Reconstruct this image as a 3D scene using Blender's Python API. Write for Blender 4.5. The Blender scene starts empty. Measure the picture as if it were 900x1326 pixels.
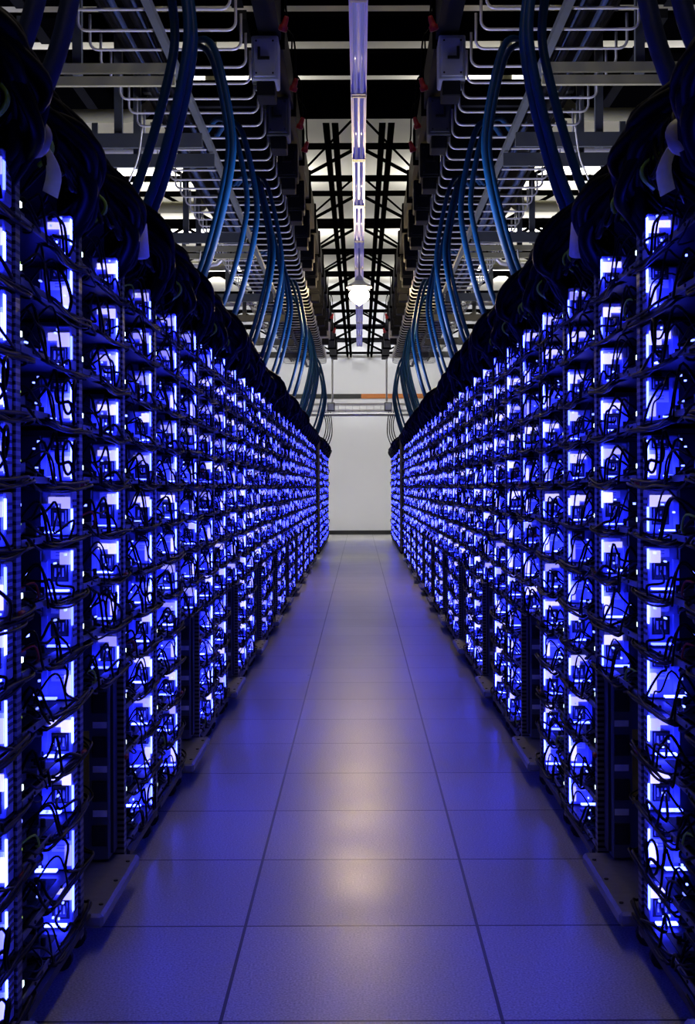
import bpy, math, random
import numpy as np
from mathutils import Vector
random.seed(7)
R = random.uniform
COL = bpy.context.scene.collection
CAMZ = 1.155
F = 1682.0            # focal length in pixels of the 900x1326 frame

# ------------------------------------------------------------------ materials
def mat(name, base, rough=.5, metal=0., noise=.25, scale=40., bump=0., emis=None, es=0., vary=0., spec=.5):
    m = bpy.data.materials.new(name); m.use_nodes = True
    n = m.node_tree.nodes; l = m.node_tree.links
    b = n['Principled BSDF']
    b.inputs['Roughness'].default_value = rough
    b.inputs['Metallic'].default_value = metal
    b.inputs['Specular IOR Level'].default_value = spec
    tc = n.new('ShaderNodeTexCoord')
    nz = n.new('ShaderNodeTexNoise'); nz.inputs['Scale'].default_value = scale; nz.inputs['Detail'].default_value = 3
    l.new(tc.outputs['Object'], nz.inputs['Vector'])
    mx = n.new('ShaderNodeMix'); mx.data_type = 'RGBA'
    lo = [c * (1 - noise) for c in base]; hi = [min(1, c * (1 + noise)) for c in base]
    mx.inputs[6].default_value = (*lo, 1); mx.inputs[7].default_value = (*hi, 1)
    l.new(nz.outputs['Fac'], mx.inputs[0]); l.new(mx.outputs[2], b.inputs['Base Color'])
    if bump:
        bp = n.new('ShaderNodeBump'); bp.inputs['Strength'].default_value = bump; bp.inputs['Distance'].default_value = .01
        l.new(nz.outputs['Fac'], bp.inputs['Height']); l.new(bp.outputs['Normal'], b.inputs['Normal'])
    if emis:
        b.inputs['Emission Color'].default_value = (*emis, 1)
        b.inputs['Emission Strength'].default_value = es
        if vary:
            oi = n.new('ShaderNodeObjectInfo'); mr = n.new('ShaderNodeMapRange')
            mr.inputs['To Min'].default_value = es * (1 - vary); mr.inputs['To Max'].default_value = es * (1 + vary)
            l.new(oi.outputs['Random'], mr.inputs['Value']); l.new(mr.outputs['Result'], b.inputs['Emission Strength'])
    return m

def perforated(name, base, hole, pitch, rough, metal):
    m = mat(name, base, rough, metal, .2, 30)
    n = m.node_tree.nodes; l = m.node_tree.links; b = n['Principled BSDF']
    tc = n.new('ShaderNodeTexCoord'); sp = n.new('ShaderNodeSeparateXYZ'); l.new(tc.outputs['Object'], sp.inputs[0])
    d = n.new('ShaderNodeMath'); d.operation = 'DIVIDE'; d.inputs[1].default_value = pitch; l.new(sp.outputs['Z'], d.inputs[0])
    f = n.new('ShaderNodeMath'); f.operation = 'FRACT'; l.new(d.outputs[0], f.inputs[0])
    g = n.new('ShaderNodeMath'); g.operation = 'GREATER_THAN'; g.inputs[1].default_value = .55; l.new(f.outputs[0], g.inputs[0])
    src = b.inputs['Base Color'].links[0].from_socket
    mx = n.new('ShaderNodeMix'); mx.data_type = 'RGBA'; mx.inputs[7].default_value = (*hole, 1)
    l.new(src, mx.inputs[6]); l.new(g.outputs[0], mx.inputs[0]); l.new(mx.outputs[2], b.inputs['Base Color'])
    return m

M = {}
M['dark_metal'] = mat('dark_metal', (.012, .012, .014), .5, .3, spec=.2)
M['post_face'] = perforated('perforated_steel', (.17, .165, .16), (.012, .012, .012), .0165, .45, .7)
M['black'] = mat('black_plastic', (.008, .008, .009), .5)
M['cable'] = mat('black_cable', (.0035, .0035, .0045), .5, spec=.05)
M['thick'] = mat('thick_black_cable', (.001, .001, .0013), .45, spec=.04)
M['board'] = mat('circuit_board', (.012, .03, .016), .5, 0, .5, 90)
M['alu'] = mat('aluminium', (.45, .46, .48), .35, .8)
M['psu'] = mat('power_supply_casing', (.3, .34, .62), .55, 0, .3, 45)
M['label'] = mat('white_label', (.9, .88, .9), .6, 0, .05, 200)
M['led'] = mat('blue_led', (.2, .2, .5), .4, 0, .1, 10, emis=(.02, .028, 1.), es=45., vary=.5)
M['glow'] = mat('glow_patch', (.5, .5, .7), .4, 0, .1, 30, emis=(.4, .37, 1.), es=1.55, vary=.6)
M['dot'] = mat('blue_indicator', (.2, .2, .5), .4, 0, .1, 10, emis=(.12, .16, 1.), es=5., vary=.5)
M['wled'] = mat('white_port_light', (.6, .6, .6), .4, 0, .1, 10, emis=(.75, .95, 1.), es=4.5, vary=.6)
M['gled'] = mat('green_port_light', (.3, .6, .1), .4, 0, .1, 10, emis=(.6, 1., .05), es=1.3)
M['green'] = mat('green_cable', (.28, .5, .03), .45)
M['red'] = mat('red_plastic', (.55, .02, .025), .4)
M['redtie'] = mat('red_strap', (.22, .01, .01), .6)
M['yellow'] = mat('yellow_sticker', (.42, .33, .02), .6)
M['base'] = mat('grey_base_metal', (.2, .2, .2), .45, .5)
M['rubber'] = mat('caster_rubber', (.01, .01, .01), .8)
M['steel'] = mat('galvanised_steel', (.62, .62, .66), .4, .35, .12, 20)
M['rod'] = mat('bright_zinc_rod', (.8, .8, .84), .38, .2, .08, 20)
M['grey'] = mat('grey_painted_steel', (.085, .097, .11), .55, .1, .2, 8)
M['box'] = mat('grey_enclosure', (.6, .66, .74), .5, .1, .15, 10)
M['pipe'] = mat('pale_pipe', (.4, .39, .25), .5, .2, .2, 6)
M['duct'] = mat('dark_duct', (.012, .013, .016), .7, 0, .3, 5, spec=.15)
M['truss'] = mat('black_roof_steel', (.002, .002, .0025), .9, 0, .3, 6, spec=.0)
M['blue'] = mat('blue_cable', (.003, .045, .15), .4, 0, .2, 12, spec=.2)
M['dblue'] = mat('dark_blue_hose', (.008, .022, .075), .5, 0, .2, 12)
M['white'] = mat('white_plastic', (.75, .75, .72), .5)
M['paper'] = mat('paper_tag', (.8, .8, .84), .7)
M['orange'] = mat('orange_strip', (.45, .14, .02), .6)
M['housing'] = mat('blue_tinted_housing', (.46, .46, .8), .3, .2, .08, 6)  # blue tint carries the rack glow in the colour
M['tube'] = mat('glowing_tube', (.7, .7, .95), .12, 0, .03, 6, emis=(.4, .38, 1.), es=.2)  # tubes are off; faint emission put in for rack glow
M['glow_pan'] = mat('glowing_pan', (.5, .5, .95), .3, 0, .05, 6, emis=(.05, .05, .8), es=.15)  # weak blue emission put in as if rack light fell here
M['bulb'] = mat('lamp_glow', (1, 1, 1), .4, 0, 0, 5, emis=(1., .74, .38), es=250.)
M['wall'] = mat('white_wall', (.72, .72, .74), .8, 0, .06, .9)
M['sidewall'] = mat('grey_wall', (.3, .3, .31), .85, 0, .1, 1.5)
M['ceil'] = mat('white_ceiling', (.78, .78, .72), .85, 0, .05, .8)
M['skirt'] = mat('black_skirting', (.012, .012, .012), .6)

def floor_mat():
    m = bpy.data.materials.new('raised_floor_tiles'); m.use_nodes = True
    n = m.node_tree.nodes; l = m.node_tree.links; b = n['Principled BSDF']
    tc = n.new('ShaderNodeTexCoord')
    br = n.new('ShaderNodeTexBrick'); br.offset = 0; br.squash = 1
    mp = n.new('ShaderNodeMapping'); mp.inputs['Location'].default_value = (.305, -2.811 + .61 * 20, 0)
    l.new(tc.outputs['Object'], mp.inputs[0]); l.new(mp.outputs[0], br.inputs['Vector'])
    br.inputs['Scale'].default_value = 1; br.inputs['Brick Width'].default_value = .61; br.inputs['Row Height'].default_value = .61
    br.inputs['Mortar Size'].default_value = .0042; br.inputs['Mortar Smooth'].default_value = .08; br.inputs['Bias'].default_value = 0
    br.inputs['Color1'].default_value = (.5, .485, .47, 1); br.inputs['Color2'].default_value = (.43, .42, .41, 1)
    br.inputs['Mortar'].default_value = (.01, .01, .01, 1)
    nz = n.new('ShaderNodeTexNoise'); nz.inputs['Scale'].default_value = 190; nz.inputs['Detail'].default_value = 2
    l.new(tc.outputs['Object'], nz.inputs['Vector'])
    nz2 = n.new('ShaderNodeTexNoise'); nz2.inputs['Scale'].default_value = 2.2; nz2.inputs['Detail'].default_value = 4
    l.new(tc.outputs['Object'], nz2.inputs['Vector'])
    r1 = n.new('ShaderNodeMapRange'); r1.inputs['From Min'].default_value = .3; r1.inputs['From Max'].default_value = .7
    r1.inputs['To Min'].default_value = .5; r1.inputs['To Max'].default_value = 1.25; l.new(nz.outputs['Fac'], r1.inputs['Value'])
    mx = n.new('ShaderNodeMix'); mx.data_type = 'RGBA'; mx.blend_type = 'MULTIPLY'; mx.inputs[0].default_value = 1
    l.new(br.outputs['Color'], mx.inputs[6])
    cb = n.new('ShaderNodeCombineColor')
    for i in range(3): l.new(r1.outputs[0], cb.inputs[i])
    l.new(cb.outputs[0], mx.inputs[7]); l.new(mx.outputs[2], b.inputs['Base Color'])
    r2 = n.new('ShaderNodeMapRange'); r2.inputs['To Min'].default_value = .24; r2.inputs['To Max'].default_value = .38
    l.new(nz2.outputs['Fac'], r2.inputs['Value']); l.new(r2.outputs[0], b.inputs['Roughness'])
    bp = n.new('ShaderNodeBump'); bp.inputs['Strength'].default_value = .05; bp.inputs['Distance'].default_value = .003
    l.new(nz.outputs['Fac'], bp.inputs['Height']); l.new(bp.outputs['Normal'], b.inputs['Normal'])
    b.inputs['Specular IOR Level'].default_value = .38
    return m
M['floor'] = floor_mat()

# ------------------------------------------------------------------ mesh builder
class MB:
    def __init__(s): s.v = []; s.f = []; s.m = []; s.mats = []
    def mi(s, name):
        if name not in s.mats: s.mats.append(name)
        return s.mats.index(name)
    def box(s, a, b, m, bev=0.):
        x0, y0, z0 = [min(p, q) for p, q in zip(a, b)]; x1, y1, z1 = [max(p, q) for p, q in zip(a, b)]
        i = len(s.v); k = s.mi(m)
        if bev <= 0:
            s.v += [(x0,y0,z0),(x1,y0,z0),(x1,y1,z0),(x0,y1,z0),(x0,y0,z1),(x1,y0,z1),(x1,y1,z1),(x0,y1,z1)]
            fs = [(3,2,1,0),(4,5,6,7),(0,1,5,4),(1,2,6,5),(2,3,7,6),(3,0,4,7)]
        else:
            c = bev
            ring = [(x0+c,y0),(x1-c,y0),(x1,y0+c),(x1,y1-c),(x1-c,y1),(x0+c,y1),(x0,y1-c),(x0,y0+c)]
            inn = [(x0+c,y0+c),(x1-c,y0+c),(x1-c,y0+c),(x1-c,y1-c),(x1-c,y1-c),(x0+c,y1-c),(x0+c,y1-c),(x0+c,y0+c)]
            for (pts, z) in ((inn, z0), (ring, z0+c), (ring, z1-c), (inn, z1)):
                s.v += [(p[0], p[1], z) for p in pts]
            fs = [tuple(range(7, -1, -1)), tuple(range(24, 32))]
            for r in range(3):
                for j in range(8):
                    fs.append((r*8+j, r*8+(j+1) % 8, r*8+8+(j+1) % 8, r*8+8+j))
        for f in fs: s.f.append(tuple(i+q for q in f)); s.m.append(k)
    def tube(s, pts, r, m, n=6, cap=True):
        pts = [Vector(p) for p in pts]; N = len(pts); i0 = len(s.v); k = s.mi(m)
        rs = r if isinstance(r, (list, tuple)) else [r]*N
        up = None
        for i in range(N):
            t = (pts[min(i+1, N-1)] - pts[max(i-1, 0)])
            if t.length < 1e-9: t = Vector((0, 0, 1))
            t.normalize()
            if up is None:
                up = Vector((0, 0, 1)) if abs(t.z) < .9 else Vector((1, 0, 0))
            a = (up - t*up.dot(t))
            if a.length < 1e-6: a = t.orthogonal()
            a.normalize(); up = a; b = t.cross(a)
            for j in range(n):
                w = 2*math.pi*j/n
                p = pts[i] + (a*math.cos(w) + b*math.sin(w))*rs[i]
                s.v.append((p.x, p.y, p.z))
        for i in range(N-1):
            for j in range(n):
                s.f.append((i0+i*n+j, i0+i*n+(j+1) % n, i0+(i+1)*n+(j+1) % n, i0+(i+1)*n+j)); s.m.append(k)
        if cap:
            s.f.append(tuple(i0+n-1-j for j in range(n))); s.m.append(k)
            s.f.append(tuple(i0+(N-1)*n+j for j in range(n))); s.m.append(k)
    def bar(s, p, q, w, m):        # square bar between two points
        s.tube([p, q], w*.7071, m, 4)
    def lathe(s, c, axis, prof, m, n=16):   # prof: (distance along axis, radius)
        ax = Vector(axis).normalized(); c = Vector(c)
        s.tube_rings([(c + ax*d, r) for d, r in prof], ax, m, n)
    def tube_rings(s, rings, ax, m, n):
        a = ax.orthogonal().normalized(); b = ax.cross(a); i0 = len(s.v); k = s.mi(m)
        for c, r in rings:
            for j in range(n):
                w = 2*math.pi*j/n; p = c + (a*math.cos(w)+b*math.sin(w))*max(r, 1e-4); s.v.append((p.x, p.y, p.z))
        N = len(rings)
        for i in range(N-1):
            for j in range(n):
                s.f.append((i0+i*n+j, i0+i*n+(j+1) % n, i0+(i+1)*n+(j+1) % n, i0+(i+1)*n+j)); s.m.append(k)
        s.f.append(tuple(i0+n-1-j for j in range(n))); s.m.append(k)
        s.f.append(tuple(i0+(N-1)*n+j for j in range(n))); s.m.append(k)
    def mesh(s, name, side=1, smooth=False):
        me = bpy.data.meshes.new(name)
        v = s.v if side > 0 else [(-x, y, z) for x, y, z in s.v]
        f = s.f if side > 0 else [tuple(reversed(q)) for q in s.f]
        me.from_pydata(v, [], f)
        for q in s.mats: me.materials.append(M[q])
        me.polygons.foreach_set('material_index', s.m)
        if smooth: me.polygons.foreach_set('use_smooth', [True]*len(f))
        me.update(); return me

def link(name, data, parent=None, loc=(0, 0, 0)):
    o = bpy.data.objects.new(name, data); COL.objects.link(o); o.location = loc
    if parent is not None: o.parent = parent
    return o
def tag(o, label=None, cat=None, group=None, kind=None):
    if label: o['label'] = label
    if cat: o['category'] = cat
    if group: o['group'] = group
    if kind: o['kind'] = kind
    return o
def empty(name, loc, label, cat, group=None):
    return tag(link(name, None, None, loc), label, cat, group)
def spline(P, n=6):
    P = [Vector(p) for p in P]; out = []
    for i in range(len(P)-1):
        p0 = P[max(i-1, 0)]; p1 = P[i]; p2 = P[i+1]; p3 = P[min(i+2, len(P)-1)]
        for j in range(n):
            t = j/n
            out.append(.5*((2*p1) + (p2-p0)*t + (2*p0-5*p1+4*p2-p3)*t*t + (3*p1-p0-3*p2+p3)*t**3))
    out.append(P[-1]); return out

ORD = ['first','second','third','fourth','fifth','sixth','seventh','eighth','ninth','tenth','eleventh','twelfth','thirteenth',
       'fourteenth','fifteenth','sixteenth','seventeenth','eighteenth','nineteenth','twentieth']
TENS = {20:'twenty', 30:'thirty', 40:'forty', 50:'fifty'}
def ordn(i):                       # 0-based
    if i < 20: return ORD[i]
    t, u = divmod(i+1, 10)
    if u == 0: return {2:'twentieth', 3:'thirtieth', 4:'fortieth', 5:'fiftieth', 6:'sixtieth'}[t]
    return TENS[t*10] + '-' + ORD[u-1]
SN = {-1: 'left', 1: 'right'}

# ------------------------------------------------------------------ room
WX = 6.0; Y0 = -4.0; Y1 = 31.8; CZ = 5.7
def shell(name, a, b, m):
    q = MB(); q.box(a, b, m); return tag(link(name, q.mesh(name)), kind='structure')
shell('floor', (-WX, Y0, -.1), (WX, Y1, 0), 'floor')
shell('ceiling', (-WX, Y0, CZ), (WX, Y1, CZ+.1), 'ceil')
shell('wall_back', (-WX, Y1, 0), (WX, Y1+.1, CZ), 'wall')
shell('wall_front', (-WX, Y0-.1, 0), (WX, Y0, CZ), 'sidewall')
shell('wall_left', (-WX-.1, Y0, 0), (-WX, Y1, CZ), 'sidewall')
shell('wall_right', (WX, Y0, 0), (WX+.1, Y1, CZ), 'sidewall')
shell('baseboard_back', (-WX, Y1-.02, 0), (WX, Y1, .1), 'skirt')
q = MB()
q.box((-WX, Y1-.03, 3.33), (.04, Y1, 3.44), 'skirt'); q.box((.04, Y1-.03, 3.33), (WX, Y1, 3.44), 'orange')
tag(link('trim_1', q.mesh('trim')), kind='structure')

# ------------------------------------------------------------------ layout of the rows
FX = .69; PITCH = .585; D0 = 2.025
BAYS = [D0 + i*PITCH for i in range(31)]
G0 = 22.3
BAYS += [G0 + i*PITCH for i in range(10)]
NB = len(BAYS); ROWS = 13; RP = .133; RZ = .105
def is_pdu(b): return b % 3 == 2 and b < 31

# ---- server parts in local space: x outward from the front plane, y along the aisle, z up
def g_tray():
    q = MB()
    q.box((.0, .025, 0), (.40, .56, .003), 'dark_metal')
    q.box((-.004, .025, 0), (.0, .27, .014), 'base')
    q.box((.0, .022, 0), (.40, .025, .02), 'dark_metal')
    q.box((.0, .56, 0), (.40, .563, .02), 'dark_metal')
    for y in (.12, .25, .36): q.tube([(-.007, y, .008), (-.003, y, .008)], .004, 'black', 8)
    return q
def g_board():
    q = MB(); q.box((.015, .03, .012), (.33, .40, .015), 'board')
    for i in range(4): q.box((.2, .06+.012*i, .015), (.32, .064+.012*i, .047), 'board')
    for (x, y) in ((.03, .33), (.05, .35), (.035, .27)): q.tube([(x, y, .015), (x, y, .033)], .006, 'black', 8)
    q.box((.02, .24, .015), (.05, .262, .03), 'alu')
    return q
def g_sink():
    q = MB(); q.box((.09, .26, .015), (.17, .34, .022), 'alu')
    for i in range(9): q.box((.09, .26+.0095*i, .022), (.17, .264+.0095*i, .052), 'alu')
    return q
def g_drive():
    q = MB(); q.box((.03, .075, .02), (.16, .19, .05), 'dark_metal', .003)
    q.box((.026, .09, .026), (.03, .17, .044), 'black'); return q
def g_psu(v):
    q = MB(); h = .112
    q.box((.0, .50, .006), (.072, .557, h), 'psu', .003)
    q.box((.072, .495, .004), (.3, .557, h+.004), 'black', .003)
    q.box((.058, .492, .02), (.072, .50, h-.03), 'psu')
    for i in range(5): q.box((-.0015, .51, .03+.014*i), (.0, .548, .036+.014*i), 'black')
    return q
def g_label(v):
    q = MB(); z = (.078, .06, .084, .07, .05, .088)[v]
    q.box((.004, .4975, z), (.05, .4995, min(z+.026, .108)), 'label')
    for i in range(2): q.box((.016, .497, z+.007+.007*i), (.038, .4976, z+.0095+.007*i), 'psu')
    return q
def g_socket(v):
    q = MB(); z = (.022, .085, .03, .02, .078, .036)[v]
    if z > .07: z0, z1 = .083, .108
    else: z0, z1 = z, z+.038
    q.box((.012, .494, z0), (.046, .50, z1), 'black', .002)
    q.box((.008, .497, z0-.003), (.05, .4998, z1+.003), 'dark_metal')
    for x in (.02, .029, .038): q.box((x-.002, .4925, z0+.01), (x+.002, .4945, z1-.008), 'steel')
    return q
def g_led(v):
    q = MB()
    z0, z1 = ((.04, .1), (.05, .104), (.012, .07), (.03, .085), (.012, .1), (.06, .108))[v]
    q.box((-.002, .4955, z0), (.0015, .501, z1), 'led'); q.box((-.003, .482, z0), (-.0022, .501, z1), 'led')  # second, aisle-facing face added to spill blue onto the floor
    return q
def g_panel_fill(v):  # extra emitter added to light the power supply face
    q = MB(); a = (.008, .0, .02, .01, .03, .0)[v]
    q.box((a, .455, .0125), (a+.05, .475, .0165), 'led')
    return q
def g_glow_patch(v):  # added glowing patch, stands in for bright light on the casing
    q = MB(); z = (.064, .02, .07, .06, .016, .074)[v]; w = (.024, .018, .022, .03, .016, .026)[v]; h = (.03, .05, .028, .034, .05, .03)[v]
    q.box((.003, .4962, z), (.003+w, .4992, z+h), 'glow', .001)
    if v in (0, 2, 3): q.box((.003+w, .4962, z+h*.45), (.055, .4992, z+h), 'glow')
    return q
def g_dot(v, i):
    rr = random.Random(v*7+i); q = MB()
    x = rr.uniform(-.002, .02); y = rr.uniform(.1, .46); z = rr.uniform(.03, .1)
    q.box((x, y, z), (x+.004, y+rr.uniform(.004, .02), z+rr.uniform(.003, .006)), 'dot')
    return q
def g_port(v):
    q = MB(); q.box((.006, .03, .02), (.03, .055, .04), 'steel')
    q.box((.004, .034, .024), (.0065, .051, .034), 'black')
    if v in (0, 1, 3, 5): q.box((.0, .034, .032), (.006, .048, .043), 'wled')
    if v in (1, 2, 4): q.box((.0, .03, .044), (.006, .036, .048), 'gled')
    return q
def g_loom(v, n=6, seg=3, k=4):
    rr = random.Random(50+v); q = MB()
    for i in range(k):
        z = rr.uniform(-.012, .006); x = rr.uniform(-.012, -.004); y0 = rr.uniform(.2, .34); y1 = rr.uniform(.6, .7)
        P = [(.05, y0-.06, z+.02), (.012, y0-.02, z+.01)]
        for j in range(4):
            P.append((x + rr.uniform(-.006, .004), y0+(y1-y0)*j/3, z + rr.uniform(-.006, .006) - .008*math.sin(j)))
        P += [(.015, y1+.03, z+rr.uniform(-.01, .02)), (.06, y1+.06, z+.02)]
        q.tube(spline(P, seg), rr.uniform(.002, .0042), 'cable', n)
    for i in range(2):      # short stretch by the near post
        z = rr.uniform(.0, .05); 
        q.tube(spline([(.05, .03, z), (.0, .06, z+.01), (-.008, .12, z-.012), (.0, .2, z-.02), (.05, .26, z)], seg), rr.uniform(.002, .0035), 'cable', n)
    return q
def g_cords(v, n=6, seg=4, k=3):
    rr = random.Random(90+v); q = MB()
    cv = v % 6; sz = (.04, .096, .05, .04, .094, .055)[cv]
    for c in range(1):
        q.tube(spline([(.029-.01*c, .49, sz+.004*c), (.024, .45+rr.uniform(-.03, .01), sz+rr.uniform(-.03, .012)), (rr.uniform(-.004, .01), rr.uniform(.32, .44), sz+rr.uniform(-.05, .0)),
                   (-.013, rr.uniform(.36, .5), rr.uniform(.015, .05)), (-.012, rr.uniform(.42, .55), .0)], seg), rr.uniform(.003, .0045), 'cable', n)
    for i in range(k):
        y = rr.uniform(.04, .26); y2 = y + rr.uniform(.06, .18)
        q.tube(spline([(.03, y, rr.uniform(.03, .06)), (.0, y+.02, rr.uniform(.05, .115)), (-.013, (y+y2)/2, rr.uniform(.04, .115)),
                       (-.014, y2, rr.uniform(.0, .06)), (-.008, y2+.05, -.005)], seg), rr.uniform(.002, .0036), 'cable', n)
    if v in (1, 4, 9):
        c = (rr.uniform(-.03, -.015), rr.uniform(.2, .46), .06); r0 = rr.uniform(.03, .05)
        q.tube([(c[0]+.012*math.sin(t*.5), c[1]+r0*math.cos(t), c[2]+r0*1.1*math.sin(t)) for t in [i*.36 for i in range(30)]], .0035, 'cable', n)
    if v in (2, 5, 8, 11):
        q.tube(spline([(.01, .05, .05), (-.012, .09, .06), (-.014, .12, .03), (.0, .15, .02)], seg), .0025, 'green' if v in (2, 8) else 'redtie', n)
    return q
def build(name, gen, s, smooth=False): return gen.mesh(name, s, smooth)

SM = {}
for s in (-1, 1):
    for v in range(6):
        SM[s, v] = dict(
            tray=build('tray', g_tray(), s), motherboard=build('motherboard', g_board(), s), heat_sink=build('heat_sink', g_sink(), s),
            hard_drive=build('hard_drive', g_drive(), s), power_supply=build('power_supply', g_psu(v), s), sticker=build('sticker', g_label(v), s),
            socket=build('socket', g_socket(v), s), led_strip=build('led_strip', g_led(v), s), dot0=build('indicator_light', g_dot(v, 0), s), dot1=build('indicator_light', g_dot(v, 1), s), dot2=build('indicator_light', g_dot(v, 2), s),
            panel_fill=build('panel_fill', g_panel_fill(v), s), glow_patch=build('glow_patch', g_glow_patch(v), s),
            network_port=build('network_port', g_port(v), s), cable_loom=[build('cable_loom', g_loom(v+6*j), s, True) for j in (0, 1)], power_cord=[build('power_cord', g_cords(v+6*j), s, True) for j in (0, 1, 2)])
def make_server(s, v, loc, label, full):
    t = empty('server', loc, label, 'server', 'servers in the %s row of racks' % SN[s])
    d = SM[s, v]
    link('tray', d['tray'], t)
    p = link('power_supply', d['power_supply'], t)
    link('socket', d['socket'], p); link('sticker', d['sticker'], p)
    link('led_strip', d['led_strip'], t)
    j = random.randrange(6)
    link('cable_loom', d['cable_loom'][j % 2], t); link('power_cord', d['power_cord'][j // 2], t)
    link('panel_fill', d['panel_fill'], t); link('glow_patch', d['glow_patch'], p)
    for i in range(3 if full else 2): link('indicator_light', d['dot%d' % i], t)
    if full:
        b = link('motherboard', d['motherboard'], t); link('heat_sink', d['heat_sink'], b)
        link('hard_drive', d['hard_drive'], t)
        link('network_port', d['network_port'], t)
    return t

# far servers: one merged stuff object per row
def far_template(w):
    q = MB(); v = w % 6
    for g in (g_tray(), g_psu(v), g_label(v), g_socket(v), g_led(v), g_panel_fill(v), g_glow_patch(v), g_dot(v, 0), g_dot(v, 1), g_dot(v, 2), g_loom(w, 4, 2, 4), g_cords(w, 4, 3, 2)):
        i = len(q.v); q.v += g.v
        for f, m in zip(g.f, g.m): q.f.append(tuple(i+a for a in f)); q.m.append(q.mi(g.mats[m]))
    return q
FT = [far_template(v) for v in range(18)]
def merged(name, places, s):
    allm = []
    for t in FT:
        for m in t.mats:
            if m not in allm: allm.append(m)
    V = []; Fc = []; L = []; MI = []; off = 0
    for (v, x, y, z) in places:
        t = FT[v]; a = np.array(t.v, dtype=np.float32)
        if s < 0: a = a*np.array((-1, 1, 1), dtype=np.float32)
        V.append(a + np.array((x, y, z), dtype=np.float32))
        for f, m in zip(t.f, t.m):
            f = f if s > 0 else tuple(reversed(f))
            Fc.append(len(f)); L.extend([i+off for i in f]); MI.append(allm.index(t.mats[m]))
        off += len(t.v)
    V = np.concatenate(V)
    me = bpy.data.meshes.new(name)
    me.vertices.add(len(V)); me.vertices.foreach_set('co', V.ravel())
    me.loops.add(len(L)); me.loops.foreach_set('vertex_index', np.array(L, dtype=np.int32))
    me.polygons.add(len(Fc))
    cnt = np.array(Fc, dtype=np.int32); st = np.concatenate(([0], np.cumsum(cnt)[:-1])).astype(np.int32)
    me.polygons.foreach_set('loop_start', st); me.polygons.foreach_set('loop_total', cnt)
    for m in allm: me.materials.append(M[m])
    me.polygons.foreach_set('material_index', np.array(MI, dtype=np.int32))
    me.update(calc_edges=True); me.validate(); return me

# ---- racks
def g_post(y):
    q = MB(); q.box((-.004, y, .05), (.03, y+.018, 1.97), 'post_face'); q.box((.03, y+.004, .05), (.05, y+.014, 1.97), 'dark_metal'); return q
def g_rear(y):
    q = MB(); q.box((.44, y, .05), (.47, y+.02, 1.97), 'dark_metal'); return q
def g_base(out):
    q = MB(); m = 'base' if out > .02 else 'dark_metal'; q.box((-out, .024, .062), (.47, .561, .098), m, .008)
    for y in (.1, .3, .48): q.tube([(-out+.02, y, .098), (-out+.02, y, .101)], .006, 'dark_metal', 8)
    return q
def g_top():
    q = MB(); q.box((0., 0., 1.955), (.47, .585, 1.97), 'dark_metal'); return q
def g_backp():
    q = MB(); q.box((.47, 0, .06), (.476, .585, 1.97), 'black'); return q
def g_caster():
    q = MB(); q.lathe((.03, -.012, .03), (0, 1, 0), [(0, .018), (.002, .029), (.022, .029), (.024, .018)], 'rubber', 14)
    q.box((.018, -.015, .03), (.042, -.012, .063), 'dark_metal'); q.box((.018, .012, .03), (.042, .015, .063), 'dark_metal')
    q.box((.015, -.016, .058), (.045, .016, .063), 'dark_metal'); return q
RM = {s: dict(p0=g_post(0).mesh('upright', s), p1=g_post(.567).mesh('upright', s), r0=g_rear(0).mesh('upright', s), r1=g_rear(.565).mesh('upright', s),
              b0=g_base(.012).mesh('base_plate', s), b1=g_base(.05).mesh('base_plate', s), top=g_top().mesh('top_plate', s), back=g_backp().mesh('back_panel', s),
              caster=g_caster().mesh('caster', s)) for s in (-1, 1)}
def g_strap(y):
    q = MB(); q.box((-.012, y-.006, -.006), (.02, y+.024, .008), 'redtie', .003); return q
STR = {s: g_strap(0).mesh('cable_strap', s) for s in (-1, 1)}
def make_rack(s, b):
    where = '%s rack from the camera in the %s row' % (ordn(b), SN[s]) if b < 31 else '%s rack after the gap in the %s row' % (ordn(b-31), SN[s])
    t = empty('server_rack', (s*FX, BAYS[b], 0), 'dark open-front server rack, ' + where, 'server rack', 'racks in the %s row' % SN[s])
    d = RM[s]
    link('upright', d['p0'], t); link('upright', d['p1'], t); link('upright', d['r0'], t); link('upright', d['r1'], t)
    link('base_plate', d['b1' if is_pdu(b) or b == 0 else 'b0'], t); link('top_plate', d['top'], t); link('back_panel', d['back'], t)
    link('caster', d['caster'], t, (0, .07, 0)); link('caster', d['caster'], t, (0, .5, 0))
    if b < 8:
        for z in ((.37, .9) if b % 2 else (.5, 1.16)):
            o = link('cable_strap', STR[s], t, (0, .002, z)); o['label'] = 'red strap around the cables'
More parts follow.
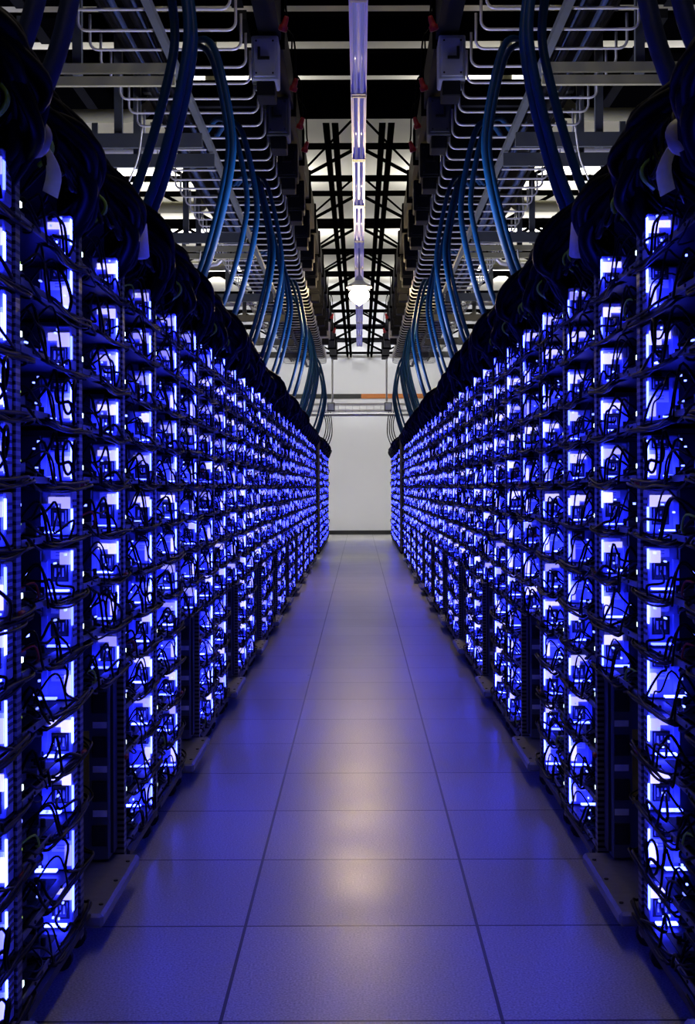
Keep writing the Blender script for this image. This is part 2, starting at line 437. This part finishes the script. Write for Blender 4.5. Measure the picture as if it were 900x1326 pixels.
# ---- power unit at the foot of every third rack
def g_pdu_body():
    q = MB(); q.box((.02, .47, .105), (.30, .56, .625), 'grey', .004); q.box((.012, .49, .12), (.02, .55, .61), 'black'); 
    q.box((.1, .44, .105), (.30, .47, .625), 'black'); return q
def g_pdu_socket():
    q = MB(); q.box((.024, .4665, -.03), (.068, .47, .03), 'black', .0015); q.box((.03, .4645, -.022), (.062, .4668, .022), 'rubber'); return q
def g_pdu_plate():
    q = MB(); q.box((.026, .4675, -.009), (.066, .4698, .009), 'white'); return q
def g_pdu_sticker():
    q = MB(); q.box((.076, .4675, .26), (.096, .4698, .47), 'yellow'); return q
PD = {s: [g().mesh(n, s) for g, n in ((g_pdu_body, 'housing'), (g_pdu_socket, 'socket'), (g_pdu_plate, 'name_plate'), (g_pdu_sticker, 'warning_sticker'))] for s in (-1, 1)}
def make_pdu(s, b):
    t = empty('power_unit', (s*FX, BAYS[b], 0), 'black power unit with socket column at the foot of the %s rack on the %s' % (ordn(b), SN[s]), 'power unit', 'power units in the %s row' % SN[s])
    h, so, pl, st = PD[s]; hh = link('housing', h, t)
    for i in range(4):
        link('socket', so, t, (0, 0, .175+.125*i)); link('name_plate', pl, t, (0, 0, .2365+.125*i)) if i < 3 else None
    o = link('warning_sticker', st, t); o['label'] = 'yellow warning sticker'

# ---- black cable bundles over the top of every rack
def g_bundle(v, near):
    rr = random.Random(300+v); q = MB(); n = 8 if near else 5; sg = 5 if near else 2
    for i in range(13 if near else 7):
        a = rr.uniform(0, 2*math.pi); rad = rr.uniform(.0, .05)
        dx = math.cos(a)*rad; dz = math.sin(a)*rad*.8
        P = [(.34+dx, -.03+dz, 2.02+dz*.6), (.2+dx, .12, 2.05+dz), (.05+dx, .27+dz, 2.02+dz), (-.035+dx*.8, .40+dz*.3, 1.965+dz), (-.045+dx*.8, .50, 1.90+dz*.8),
             (-.012+dx*.5, .555+.2*dx, 1.83+dz*.5), (.03, .55, 1.76+dz)]
        P = [(x+rr.uniform(-.02, .02), yy+rr.uniform(-.03, .03), z+rr.uniform(-.025, .02)) for x, yy, z in P]
        q.tube(spline(P, sg), rr.uniform(.012, .024), 'thick', n)
    for i in range(8 if near else 4):      # thin cables falling into the rack
        y = rr.uniform(.05, .52)
        q.tube(spline([(.1, y, 2.0), (.0, y+.02, 1.97), (-.02, y+rr.uniform(-.05, .05), 1.9), (rr.uniform(-.01, .03), y+rr.uniform(-.09, .07), 1.84), (.05, y, 1.8)], 3),
               rr.uniform(.003, .007), 'cable', 5)
    return q
def g_bundle_low(v):       # sagging loom in front of the top bay
    rr = random.Random(500+v); q = MB()
    for i in range(9):
        y = rr.uniform(.03, .3); y2 = y+rr.uniform(.1, .25)
        q.tube(spline([(.03, y, 1.95), (-.015, y+.03, 1.9), (-.028, (y+y2)/2, rr.uniform(1.835, 1.88)), (-.015, y2, rr.uniform(1.85, 1.9)), (.03, y2+.02, 1.94)], 4), rr.uniform(.003, .006), 'cable', 5)
    return q
def g_gr(v):
    rr = random.Random(700+v); q = MB()
    for i in range(2):
        y = rr.uniform(.06, .45)
        q.tube(spline([(.02, y, 1.93), (-.03, y+.02, 1.9), (-.034, y+.03, 1.87), (0, y+.06, 1.85)], 4), .004, 'green', 5)
    return q
BM = {}; NEARB = {}
for s in (-1, 1):
    for v in range(4):
        for near in (0, 1):
            BM[s, v, near] = (g_bundle(v, near).mesh('cable_bundle', s, True), g_bundle_low(v).mesh('hanging_cables', s, True), g_gr(v).mesh('green_cable', s, True))
def make_bundle(s, b):
    near = 1 if b < 10 else 0
    lab = 'thick black cable bundle on top of the %s rack in the %s row' % (ordn(b), SN[s]) if b < 31 else 'black cable bundle on top of the %s rack after the gap, %s row' % (ordn(b-31), SN[s])
    t = empty('cable_bundle', (s*FX, BAYS[b], 0), lab, 'cable bundle', 'cable bundles on the %s racks' % SN[s])
    v = random.randrange(4); m = BM[s, v, near]
    link('thick_cables', m[0], t); link('hanging_cables', m[1], t)
    NEARB.setdefault(s, t)
    if near: o = link('green_cable', m[2], t); o['label'] = 'thin green cable'

rest = {-1: [], 1: []}
for s in (-1, 1):
    rr = random.Random(11)          # same arrangement in both rows, as in the photo
    cnt = 0
    for b in range(NB):
        make_rack(s, b); make_bundle(s, b)
        if is_pdu(b): make_pdu(s, b)
        for r in range(ROWS-1, -1, -1):
            if is_pdu(b) and r < 4: continue
            v = rr.randrange(6); loc = (s*FX, BAYS[b], RZ + r*RP + rr.uniform(-.006, .006))
            if cnt < 150:
                cnt += 1
                k = ROWS-1-r
                make_server(s, v, loc, 'server with blue-lit power supply, %s from the top in the %s %s rack' % (ordn(k), ordn(b), SN[s]), b < 6)
            else:
                rest[s].append((v + 6*rr.randrange(3), *loc))
for s in (-1, 1):
    o = link('server', merged('servers', rest[s], s))
    tag(o, 'blue-lit servers filling the far racks of the %s row' % SN[s], 'servers', kind='stuff')

# ---- small things on the nearest bundles
for s in (-1, 1):
    t = NEARB[s]
    q = MB(); q.lathe((0, 0, 0), (-.35, -1, .1), [(0, .03), (.012, .034), (.05, .034), (.056, .02)], 'pipe', 20)
    o = link('end_cap', q.mesh('end_cap', s, True), t, (-s*.03, .605, 1.852)); o['label'] = 'round white plastic cap'
    q = MB()
    P = spline([(.04, .0, .07), (.0, -.02, .04), (-.03, -.03, -.02), (-.02, -.02, -.07)], 4)
    i0 = len(q.v)
    for p in P: q.v += [(p.x, p.y-.003, p.z), (p.x+.035, p.y+.01, p.z+.02), (p.x+.035, p.y+.012, p.z+.021), (p.x, p.y-.001, p.z+.001)]
    k = q.mi('paper')
    for i in range(len(P)-1):
        for j in range(4): q.f.append((i0+4*i+j, i0+4*i+(j+1) % 4, i0+4*i+4+(j+1) % 4, i0+4*i+4+j)); q.m.append(k)
    tag(link('paper_tag', q.mesh('paper_tag', s), None, (s*.655, 2.76, 1.835)), 'curled white paper tag hanging below the nearest cable bundle, %s row' % SN[s], 'tag', 'paper tags on the cable bundles')
    q = MB(); q.lathe((0, 0, 0), (.1, 0, 1), [(0, .02), (.004, .024), (.1, .026), (.11, .02)], 'white', 14)
    tag(link('cable_sleeve', q.mesh('cable_sleeve', s, True), None, (s*.64, 3.82, 1.83)), 'pale sleeve on the cable above the third rack, %s row' % SN[s], 'sleeve', 'pale cable sleeves')

# ------------------------------------------------------------------ overhead wire trays
TH = CAMZ + 2.35
def g_hoop():
    q = MB(); a, b, h, r = .63, 1.44, .19, .045
    P = [(a, 0, h)] + [(a+r-r*math.cos(t), 0, r-r*math.sin(t)) for t in [i*math.pi/10 for i in range(6)]]
    P += [(b-r+r*math.sin(t), 0, r-r*math.cos(t)) for t in [i*math.pi/10 for i in range(6)]] + [(b, 0, h)]
    q.tube(P, .0078, 'rod', 7); return q
for s in (-1, 1):
    t = empty('wire_cable_tray', (0, 5.2, TH), 'long steel tray of bent rods above the %s row' % SN[s], 'cable tray', 'overhead wire trays')
    hm = g_hoop().mesh('rod', s, True)
    n = 67
    for i in range(n): link('rod', hm, t, (0, i*.294, 0))
    q = MB(); q.box((.99, -.1, -.045), (1.03, 19.7, -.007), 'grey'); link('center_channel', q.mesh('center_channel', s), t)
    q = MB()
    for i in range(9):
        rr = random.Random(i); x = rr.uniform(1.05, 1.3)
        q.tube(spline([(x+rr.uniform(-.04, .04), j*2.45, .03+rr.uniform(0, .05)) for j in range(9)], 4), rr.uniform(.012, .022), 'dblue' if i % 2 else 'cable', 6)
    o = link('cable_run', q.mesh('cable_run', s, True)); o.location = (0, 5.2, TH)
    tag(o, 'dark cables lying along the tray above the %s row' % SN[s], 'cables', 'cables lying in the trays')
    # dark duct hung over the tray
    q = MB(); q.box((.68, 8.6, TH+.24), (1.17, 26, TH+.34), 'truss')
    for i in range(12): q.box((.67, 8.8+1.45*i, TH+.235), (1.18, 8.85+1.45*i, TH+.345), 'duct')
    tag(link('cable_duct', q.mesh('cable_duct', s)), 'wide flat black duct right above the rods of the %s wire tray' % SN[s], 'duct', 'overhead cable ducts')
    q = MB(); q.box((1.22, 5.0, TH+.28), (1.42, 26, TH+.44), 'duct')
    for i in range(14): q.box((1.21, 5.6+1.5*i, TH+.27), (1.43, 5.66+1.5*i, TH+.45), 'grey')
    tag(link('cable_duct', q.mesh('cable_duct', s)), 'dark rectangular duct running above the %s wire tray' % SN[s], 'duct', 'overhead cable ducts')
    # strut frames holding the tray, reaching outward
    for i, y in enumerate((7.0, 8.2, 8.9, 11.4, 12.3, 15., 17.2, 19.6, 22.)):
        tt = empty('support_frame', (0, y, TH), 'grey strut frame across the %s tray, %s from the camera' % (SN[s], ordn(i)), 'support frame', 'strut frames of the %s tray' % SN[s])
        q = MB(); z = -.06 - (.05 if i % 2 else 0); m = 'pipe' if i in (0, 4) else 'grey'
        hgt = .05 if m == 'pipe' else .09
        q.box((.99, 0, z-hgt), (2.9, .03, z), m); link('cross_beam', q.mesh('cross_beam', s), tt)
        if i in (0, 4):
            q = MB(); q.box((.99, 0, z-hgt*2-.02), (2.9, .03, z-hgt-.02), m); link('cross_beam', q.mesh('cross_beam', s), tt)
        for x in (1.5, 2.3):
            q = MB(); q.box((x, .03, z-hgt), (x+.05, .07, CAMZ+3.25-TH), 'grey'); link('hanger', q.mesh('hanger', s), tt)
# pipes running across high up and beyond the rows
for s in (-1, 1):
    for i, (y, h, r, m) in enumerate(((9.6, 2.75, .05, 'pipe'), (10.4, 2.7, .035, 'steel'), (13.2, 2.85, .06, 'pipe'), (14.6, 2.5, .03, 'steel'), (16.4, 2.8, .06, 'pipe'), (19., 2.7, .05, 'steel'))):
        q = MB(); q.tube([(1.5, y, CZ-.01), (1.5, y, CAMZ+h+.2), (1.53, y, CAMZ+h+.08), (1.6, y, CAMZ+h+.02), (1.72, y, CAMZ+h), (5.8, y, CAMZ+h)], r, m, 12)
        for k in range(3): q.tube([(2.2+1.4*k, y-.001, CAMZ+h), (2.27+1.4*k, y-.001, CAMZ+h)], r*1.2, 'grey', 12)
        tag(link('pipe', q.mesh('pipe', s, True)), 'pale pipe crossing beyond the %s tray, %s from the camera' % (SN[s], ordn(i)), 'pipe', 'pipes beyond the %s tray' % SN[s])
    for i, (x, y0) in enumerate(((2.7, 8), (4.2, 8))):
        q = MB(); q.box((x, y0, CAMZ+2.45), (x+.28, 28, CAMZ+2.8), 'duct')
        for k in range(10): q.box((x-.01, y0+.5+2*k, CAMZ+2.44), (x+.29, y0+.56+2*k, CAMZ+2.81), 'truss')
        tag(link('hanging_duct', q.mesh('duct', s)), 'black duct high above the %s racks, %s from the aisle' % (SN[s], ordn(i)), 'duct', 'black ducts over the %s racks' % SN[s])

# ------------------------------------------------------------------ busways with plug boxes
for s in (-1, 1):
    t = empty('busway', (0, 7.2, CAMZ+2.72), 'black busway running along the aisle inside the %s tray' % SN[s], 'busway', 'overhead busways')
    q = MB(); q.box((.47, 0, 0), (.60, 20.5, .26), 'duct'); link('housing', q.mesh('housing', s), t)
    for k in range(14):
        q = MB(); q.box((.455, .7+1.45*k, -.015), (.615, .82+1.45*k, .275), 'truss'); link('joint_cover', q.mesh('joint_cover', s), t)
    q = MB()
    for k in range(9): q.box((.53, 1.+2.3*k, .26), (.55, 1.03+2.3*k, .55), 'truss')
    link('hanger_rods', q.mesh('hanger_rods', s), t)
    body = MB(); body.box((.48, 0, 0), (.64, .22, .27), 'box', .008)
    door = MB(); door.box((.495, -.012, .02), (.625, 0, .25), 'box', .004)
    hnd = MB(); hnd.box((.53, -.03, .12), (.60, -.012, .135), 'black'); hnd.box((.585, -.035, .12), (.60, -.012, .19), 'black')
    for p in ((.51, .04), (.61, .04), (.51, .232), (.61, .232)): door.tube([(p[0], -.016, p[1]), (p[0], -.01, p[1])], .006, 'black', 8)
    sk = MB(); sk.box((.50, .01, -.09), (.61, .2, 0), 'duct', .006)
    KM = {}  # lit grey, dim, black and white copies: local light put into the paint
    for kk, mm in (('grey', 'box'), ('dim grey', 'grey'), ('black', 'duct'), ('white', 'white')):
        for x in (body, door): x.mats = [mm if z == 'box' or z in ('grey', 'duct', 'white') else z for z in x.mats]
        KM[kk] = [x.mesh(n, s) for x, n in ((body, 'enclosure'), (door, 'cover'), (hnd, 'handle'), (sk, 'outlet_block'))]
    for k in range(12):
        y = 7.75 + 1.22*k
        kc = 'grey' if k == 0 else 'dim grey' if k == 1 else 'white' if k == 11 else 'black'; ms = KM[kc]
        tt = empty('plug_box', (0, y, CAMZ+2.43), kc + '-toned plug box (light painted in) under the %s busway, %s from the camera' % (SN[s], ordn(k)), 'electrical box', 'plug boxes on the %s busway' % SN[s])
        link('enclosure', ms[0], tt); c = link('cover', ms[1], tt); link('handle', ms[2], c); link('outlet_block', ms[3], tt)
    for k, (y, h) in enumerate(((7.25, 2.58), (8.35, 2.58), (9.3, 2.6), (10.1, 2.64), (19.8, 2.6), (21.6, 2.6))):
        tt = empty('red_connector', (s*.415, y, CAMZ+h), 'red plug connector on a black cord beside the %s busway, %s from the camera' % (SN[s], ordn(k)), 'connector', 'red connectors along the %s busway' % SN[s])
        q = MB(); q.lathe((0, 0, 0), (.35, .2, -1), [(-.05, .012), (-.03, .016), (.0, .018), (.004, .026), (.03, .026), (.034, .02)], 'red', 14); link('plug', q.mesh('plug', s, True), tt)
        q = MB(); q.tube(spline([(-.017, -.01, .05), (-.01, 0, .1), (.0, 0, .3), (.06, 0, .4), (.06, 0, .62)], 4), .006, 'cable', 6)
        o = link('cord', q.mesh('cord', s, True), tt)

# ------------------------------------------------------------------ blue cables dropping from the trays
def drop(s, y, idx, n, mname, r, shift=0.):
    t = empty('cable_drop', (s*.9, y, 2.0), '%s cables dropping from the %s tray to the racks, %s group from the camera' % ('dark blue' if mname == 'dblue' else 'blue', SN[s], ordn(idx)), 'cables', 'cable drops on the %s' % SN[s])
    rr = random.Random(900+idx)
    for i in range(n):
        o = rr.uniform(-.06, .06)+.045*(i-n/2); oy = rr.uniform(-.12, .12)
        P = [(.12+o, .75+oy, TH+.05-2.0), (.0+o, .38+oy, TH+.04-2.0), (-.12+o*.8, .16+oy, TH-.1-2.0), (-.21+o*.8, .05+oy, TH-.5-2.0), (-.2+o, oy, .75), (-.1+o*1.2, oy-.03, .35), (.03+o*1.4, oy-.06, .02)]
        P = [(x+shift, yy, z) for x, yy, z in P]
        q = MB(); q.tube(spline(P, 5), r*rr.uniform(.85, 1.15), mname, 8); link('cable', q.mesh('cable', s, True), t)
for s in (-1, 1):
    ys = [5.0, 6.6, 8.0, 9.6, 11.2, 12.7, 14.3, 15.9, 17.4, 18.7, 19.9, 23.4, 25.]
    for i, y in enumerate(ys): drop(s, y, i, (4, 2, 2, 3, 2, 2, 2, 2, 2, 2, 3, 3, 2)[i], 'blue', .018)
    t = empty('hose_pair', (s*.85, 3.4, 2.0), 'thick dark blue hoses above the nearest racks on the %s' % SN[s], 'hoses', 'thick dark blue hoses')
    for i in range(2):
        q = MB(); q.tube(spline([(.16-.07*i, -.05+.1*i, -.03), (.08-.07*i, .0+.1*i, .2), (.0-.06*i, .03+.1*i, .45), (-.04-.06*i, .1+.1*i, .9), (.0-.06*i, .3, 1.6), (0-.06*i, .5, 2.3)], 5), .027, 'dblue', 10)
        link('hose', q.mesh('hose', s, True), t)
    # thin white cords hanging beyond the tray
    for k, (x, y) in enumerate(((1.35, 8.1), (1.5, 12.3))):
        q = MB(); q.tube(spline([(x, y, TH-.1), (x+.03, y, TH-.3), (x+.1, y-.02, TH-.5), (x+.14, y, TH-.75)], 5), .006, 'white', 6)
        tag(link('hanging_cable', q.mesh('hanging_cable', s, True)), 'thin white cord hanging from the %s tray, %s one' % (SN[s], ('nearer', 'farther')[k]), 'cord', 'white cords')

# ------------------------------------------------------------------ strip lights along the aisle and the lamp
SH = CAMZ + 2.8
hq = MB(); hq.box((-.05, 0, .02), (.05, 1.8, .07), 'housing', .006); hq.box((-.056, 0, .0), (-.046, 1.8, .06), 'glow_pan'); hq.box((.046, 0, .0), (.056, 1.8, .06), 'glow_pan')
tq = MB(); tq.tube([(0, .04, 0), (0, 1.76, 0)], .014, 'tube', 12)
cq = MB(); cq.box((-.052, -.004, -.016), (.052, .035, .075), 'steel', .004)
for k in range(11):
    y = 5.6 + 1.83*k
    t = empty('hanging_strip_light', (0, y, SH), 'unlit strip light fixture with added blue glow over the aisle, %s from the camera' % ordn(k), 'strip light', 'strip lights over the aisle')
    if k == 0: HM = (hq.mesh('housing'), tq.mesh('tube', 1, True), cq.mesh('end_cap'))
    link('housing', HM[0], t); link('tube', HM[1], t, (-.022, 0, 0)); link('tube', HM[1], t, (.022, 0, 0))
    link('end_cap', HM[2], t); link('end_cap', HM[2], t, (0, 1.77, 0))
t = empty('pendant_lamp', (0, 15.2, CAMZ+2.3), 'glowing round lamp hanging over the middle of the aisle', 'lamp')
q = MB(); q.lathe((0, 0, 0), (0, 0, 1), [(-.175+.24*i/12, .12*math.sin(math.pi*i/12)) for i in range(13)], 'bulb', 24); link('bulb', q.mesh('bulb', 1, True), t)
q = MB(); q.lathe((0, 0, .0), (0, 0, 1), [(.035, .15), (.037, .154), (.06, .14), (.1, .07), (.13, .04), (.131, .03), (.095, .06), (.05, .14)], 'steel', 24); link('light_blocker', q.mesh('light_blocker', 1, True), t)  # disc added to keep lamp light off the strip fixtures above
q = MB(); q.lathe((0, 0, .09), (0, 0, 1), [(.05, .05), (.02, .055), (.07, .04), (.09, .015), (.14, .012), (.41, .012)], 'housing', 16); link('lamp_holder', q.mesh('lamp_holder', 1, True), t)

# ------------------------------------------------------------------ roof steel
TZ = CAMZ + 3.23
for k, y in enumerate((13.7, 15.9, 17.9, 19.9, 21.8, 24., 26.5, 28.9, 31.5)):
    t = empty('roof_truss', (0, y, TZ), 'black lattice roof truss across the aisle, %s from the camera' % ordn(k), 'truss', 'roof trusses')
    for dz, n in ((0, 'bottom_chord'), (.34, 'top_chord')):
        q = MB(); q.box((-5.9, -.03, dz), (5.9, .03, dz+.055), 'truss'); link(n, q.mesh(n), t)
    q = MB()
    for i in range(9):
        x = -5.4+1.2*i
        q.bar((x, 0, .04), (x+.6, 0, .36), .028, 'truss'); q.bar((x+.6, 0, .36), (x+1.2, 0, .04), .028, 'truss')
    link('web', q.mesh('web'), t)
for k, (y0, y1) in enumerate(((6.2, 7.0), (7.2, 7.85), (8.05, 8.72), (8.94, 9.42), (9.7, 10.2), (10.44, 11.4))):
    q = MB(); q.box((-5.9, y0, TZ), (5.9, y1, TZ+.05), 'truss', .01)
    for i in range(8): q.box((-5.2+1.45*i, y0-.006, TZ-.008), (-5.12+1.45*i, y1+.006, TZ+.056), 'duct')
    tag(link('roof_duct', q.mesh('roof_duct')), 'wide flat black duct crossing overhead, %s from the camera' % ordn(k), 'duct', 'black ducts crossing the aisle')
for s in (-1, 1):
    for k, x in enumerate((.21, .29, 1.2, 2.6, 4.)):
        q = MB(); q.box((x-.022, 11.5, TZ-.06), (x+.022, 31.7, TZ-.005), 'truss'); q.box((x-.03, 11.5, TZ-.01), (x+.03, 31.7, TZ-.002), 'truss')
        tag(link('roof_beam', q.mesh('roof_beam', s)), 'black beam running along the roof, %s one %s of the aisle centre' % (ordn(k), SN[s]), 'beam', 'long roof beams on the %s' % SN[s])
    ys = (11.5, 13.7, 15.9, 17.9, 19.9, 21.8, 24., 26.5, 28.9, 31.5)
    for k in range(len(ys)-1):
        t = empty('roof_brace', (0, ys[k], TZ+.045), 'black diagonal braces between roof trusses, %s bay, %s half' % (ordn(k), SN[s]), 'brace', 'diagonal roof braces on the %s' % SN[s])
        L = ys[k+1]-ys[k]-.1
        for (xa, xb) in ((.05, .62), (.7, 1.6)):
            q = MB(); q.bar((xa, .05, 0), (xb, L, 0), .022, 'truss'); link('bar', q.mesh('bar', s), t)

# ------------------------------------------------------------------ cross tray at the end of the aisle
t = empty('cross_cable_tray', (0, 27.6, CAMZ+1.62), 'steel cable tray bridging the aisle before the white end wall', 'cable tray')
for z, n in ((0, 'lower_rail'), (.14, 'upper_rail')):
    for y in (0, .4):
        q = MB(); q.box((-1.2, y, z), (1.2, y+.03, z+.03), 'steel'); link('rail', q.mesh('rail'), t)
rg = MB(); rg.box((-.008, 0, .03), (.008, .03, .14), 'steel'); rg.box((-.008, 0, .0), (.008, .43, .012), 'steel'); rm = rg.mesh('rung')
for i in range(15): link('rung', rm, t, (-1.05+.15*i, 0, 0))
q = MB(); q.tube([(-1.2, 27.5, CAMZ+1.54), (1.2, 27.5, CAMZ+1.54)], .035, 'steel', 10)
tag(link('pipe', q.mesh('pipe', 1, True)), 'steel pipe crossing the aisle just under the end cable tray', 'pipe')
for s in (-1, 1):
    t = empty('end_bracket', (s*.52, 27.2, CAMZ+1.6), 'grey box at the %s end of the cross tray' % SN[s], 'electrical box', 'boxes at the ends of the cross tray')
    q = MB(); q.box((0, 0, 0), (.16, .2, .18), 'grey', .008); link('enclosure', q.mesh('enclosure', s), t)
    q = MB(); q.box((.02, -.01, .02), (.14, 0, .16), 'box'); link('cover', q.mesh('cover', s), t)
    q = MB(); q.tube([(.05, .1, .18), (.05, .1, 1.1)], .02, 'steel', 8); link('conduit', q.mesh('conduit', s), t)
    # black cables hooping into the last racks
    t = empty('cable_drop', (s*.62, 27.4, 2.0), 'black cables hooping down to the last racks on the %s' % SN[s], 'cables', 'cables at the end of the rows')
    for i in range(4):
        q = MB(); q.tube(spline([(.05*i, .1, .75), (-.03+.04*i, .05, .5), (-.03+.05*i, .0, .25), (.05+.06*i, -.05, .02)], 5), .011, 'cable', 6); link('cable', q.mesh('cable', s, True), t)

# ------------------------------------------------------------------ lights
def area(name, loc, sx, sy, e, col, rot):
    L = bpy.data.lights.new(name, 'AREA'); L.shape = 'RECTANGLE'; L.size = sx; L.size_y = sy; L.energy = e; L.color = col
    o = bpy.data.objects.new(name, L); COL.objects.link(o); o.location = loc; o.rotation_euler = rot; return o
for i, y in enumerate((18.9, 22.9, 27.7, 14.4)):
    for s in (-1, 1):
        area('ceiling_fill', (s*2.6, y, 5.15), 3.2, .3, (140, 170, 150, 60)[i], (1, .95, .86), (math.pi, 0, 0))  # unseen fill lights added to whiten the ceiling
for s in (-1, 1):
    area('floor_fill', (s*.12, 7.5, 5.5), .4, 15., 27, (1, .86, .66), (0, 0, 0))  # unseen fill added to give the aisle floor neutral light
    o = area('tray_rod_fill', (s*.2, 10.5, 2.3), .1, 9., 65, (.8, .8, 1), (0, math.pi+s*math.radians(58), 0)); o.data.spread = math.radians(100)  # added fill without a fixture, brightens the tray rods
area('wall_fill', (0, 28.2, 5.0), 3., .3, 160, (.95, .96, 1), (math.radians(50), 0, 0))  # unseen fill added to brighten the far wall

w = bpy.data.worlds.new('world'); bpy.context.scene.world = w; w.use_nodes = True
w.node_tree.nodes['Background'].inputs[0].default_value = (.01, .01, .014, 1)

# ------------------------------------------------------------------ camera
cd = bpy.data.cameras.new('camera'); co = bpy.data.objects.new('camera', cd); COL.objects.link(co)
cd.sensor_fit = 'VERTICAL'; cd.sensor_height = 36.; cd.sensor_width = 36.
cd.lens = 36.*F/1326.
cd.shift_x = -16./1326.; cd.shift_y = -32./1326.
cd.clip_start = .05; cd.clip_end = 100
co.location = (0, 0, CAMZ); co.rotation_euler = (math.pi/2, math.radians(.18), 0)
sc = bpy.context.scene; sc.camera = co
sc.view_settings.view_transform = 'Standard'; sc.view_settings.look = 'None'
sc.view_settings.exposure = 0; sc.view_settings.gamma = 1
sc.cycles.use_denoising = True
sc.cycles.sample_clamp_indirect = 6
sc.cycles.max_bounces = 6
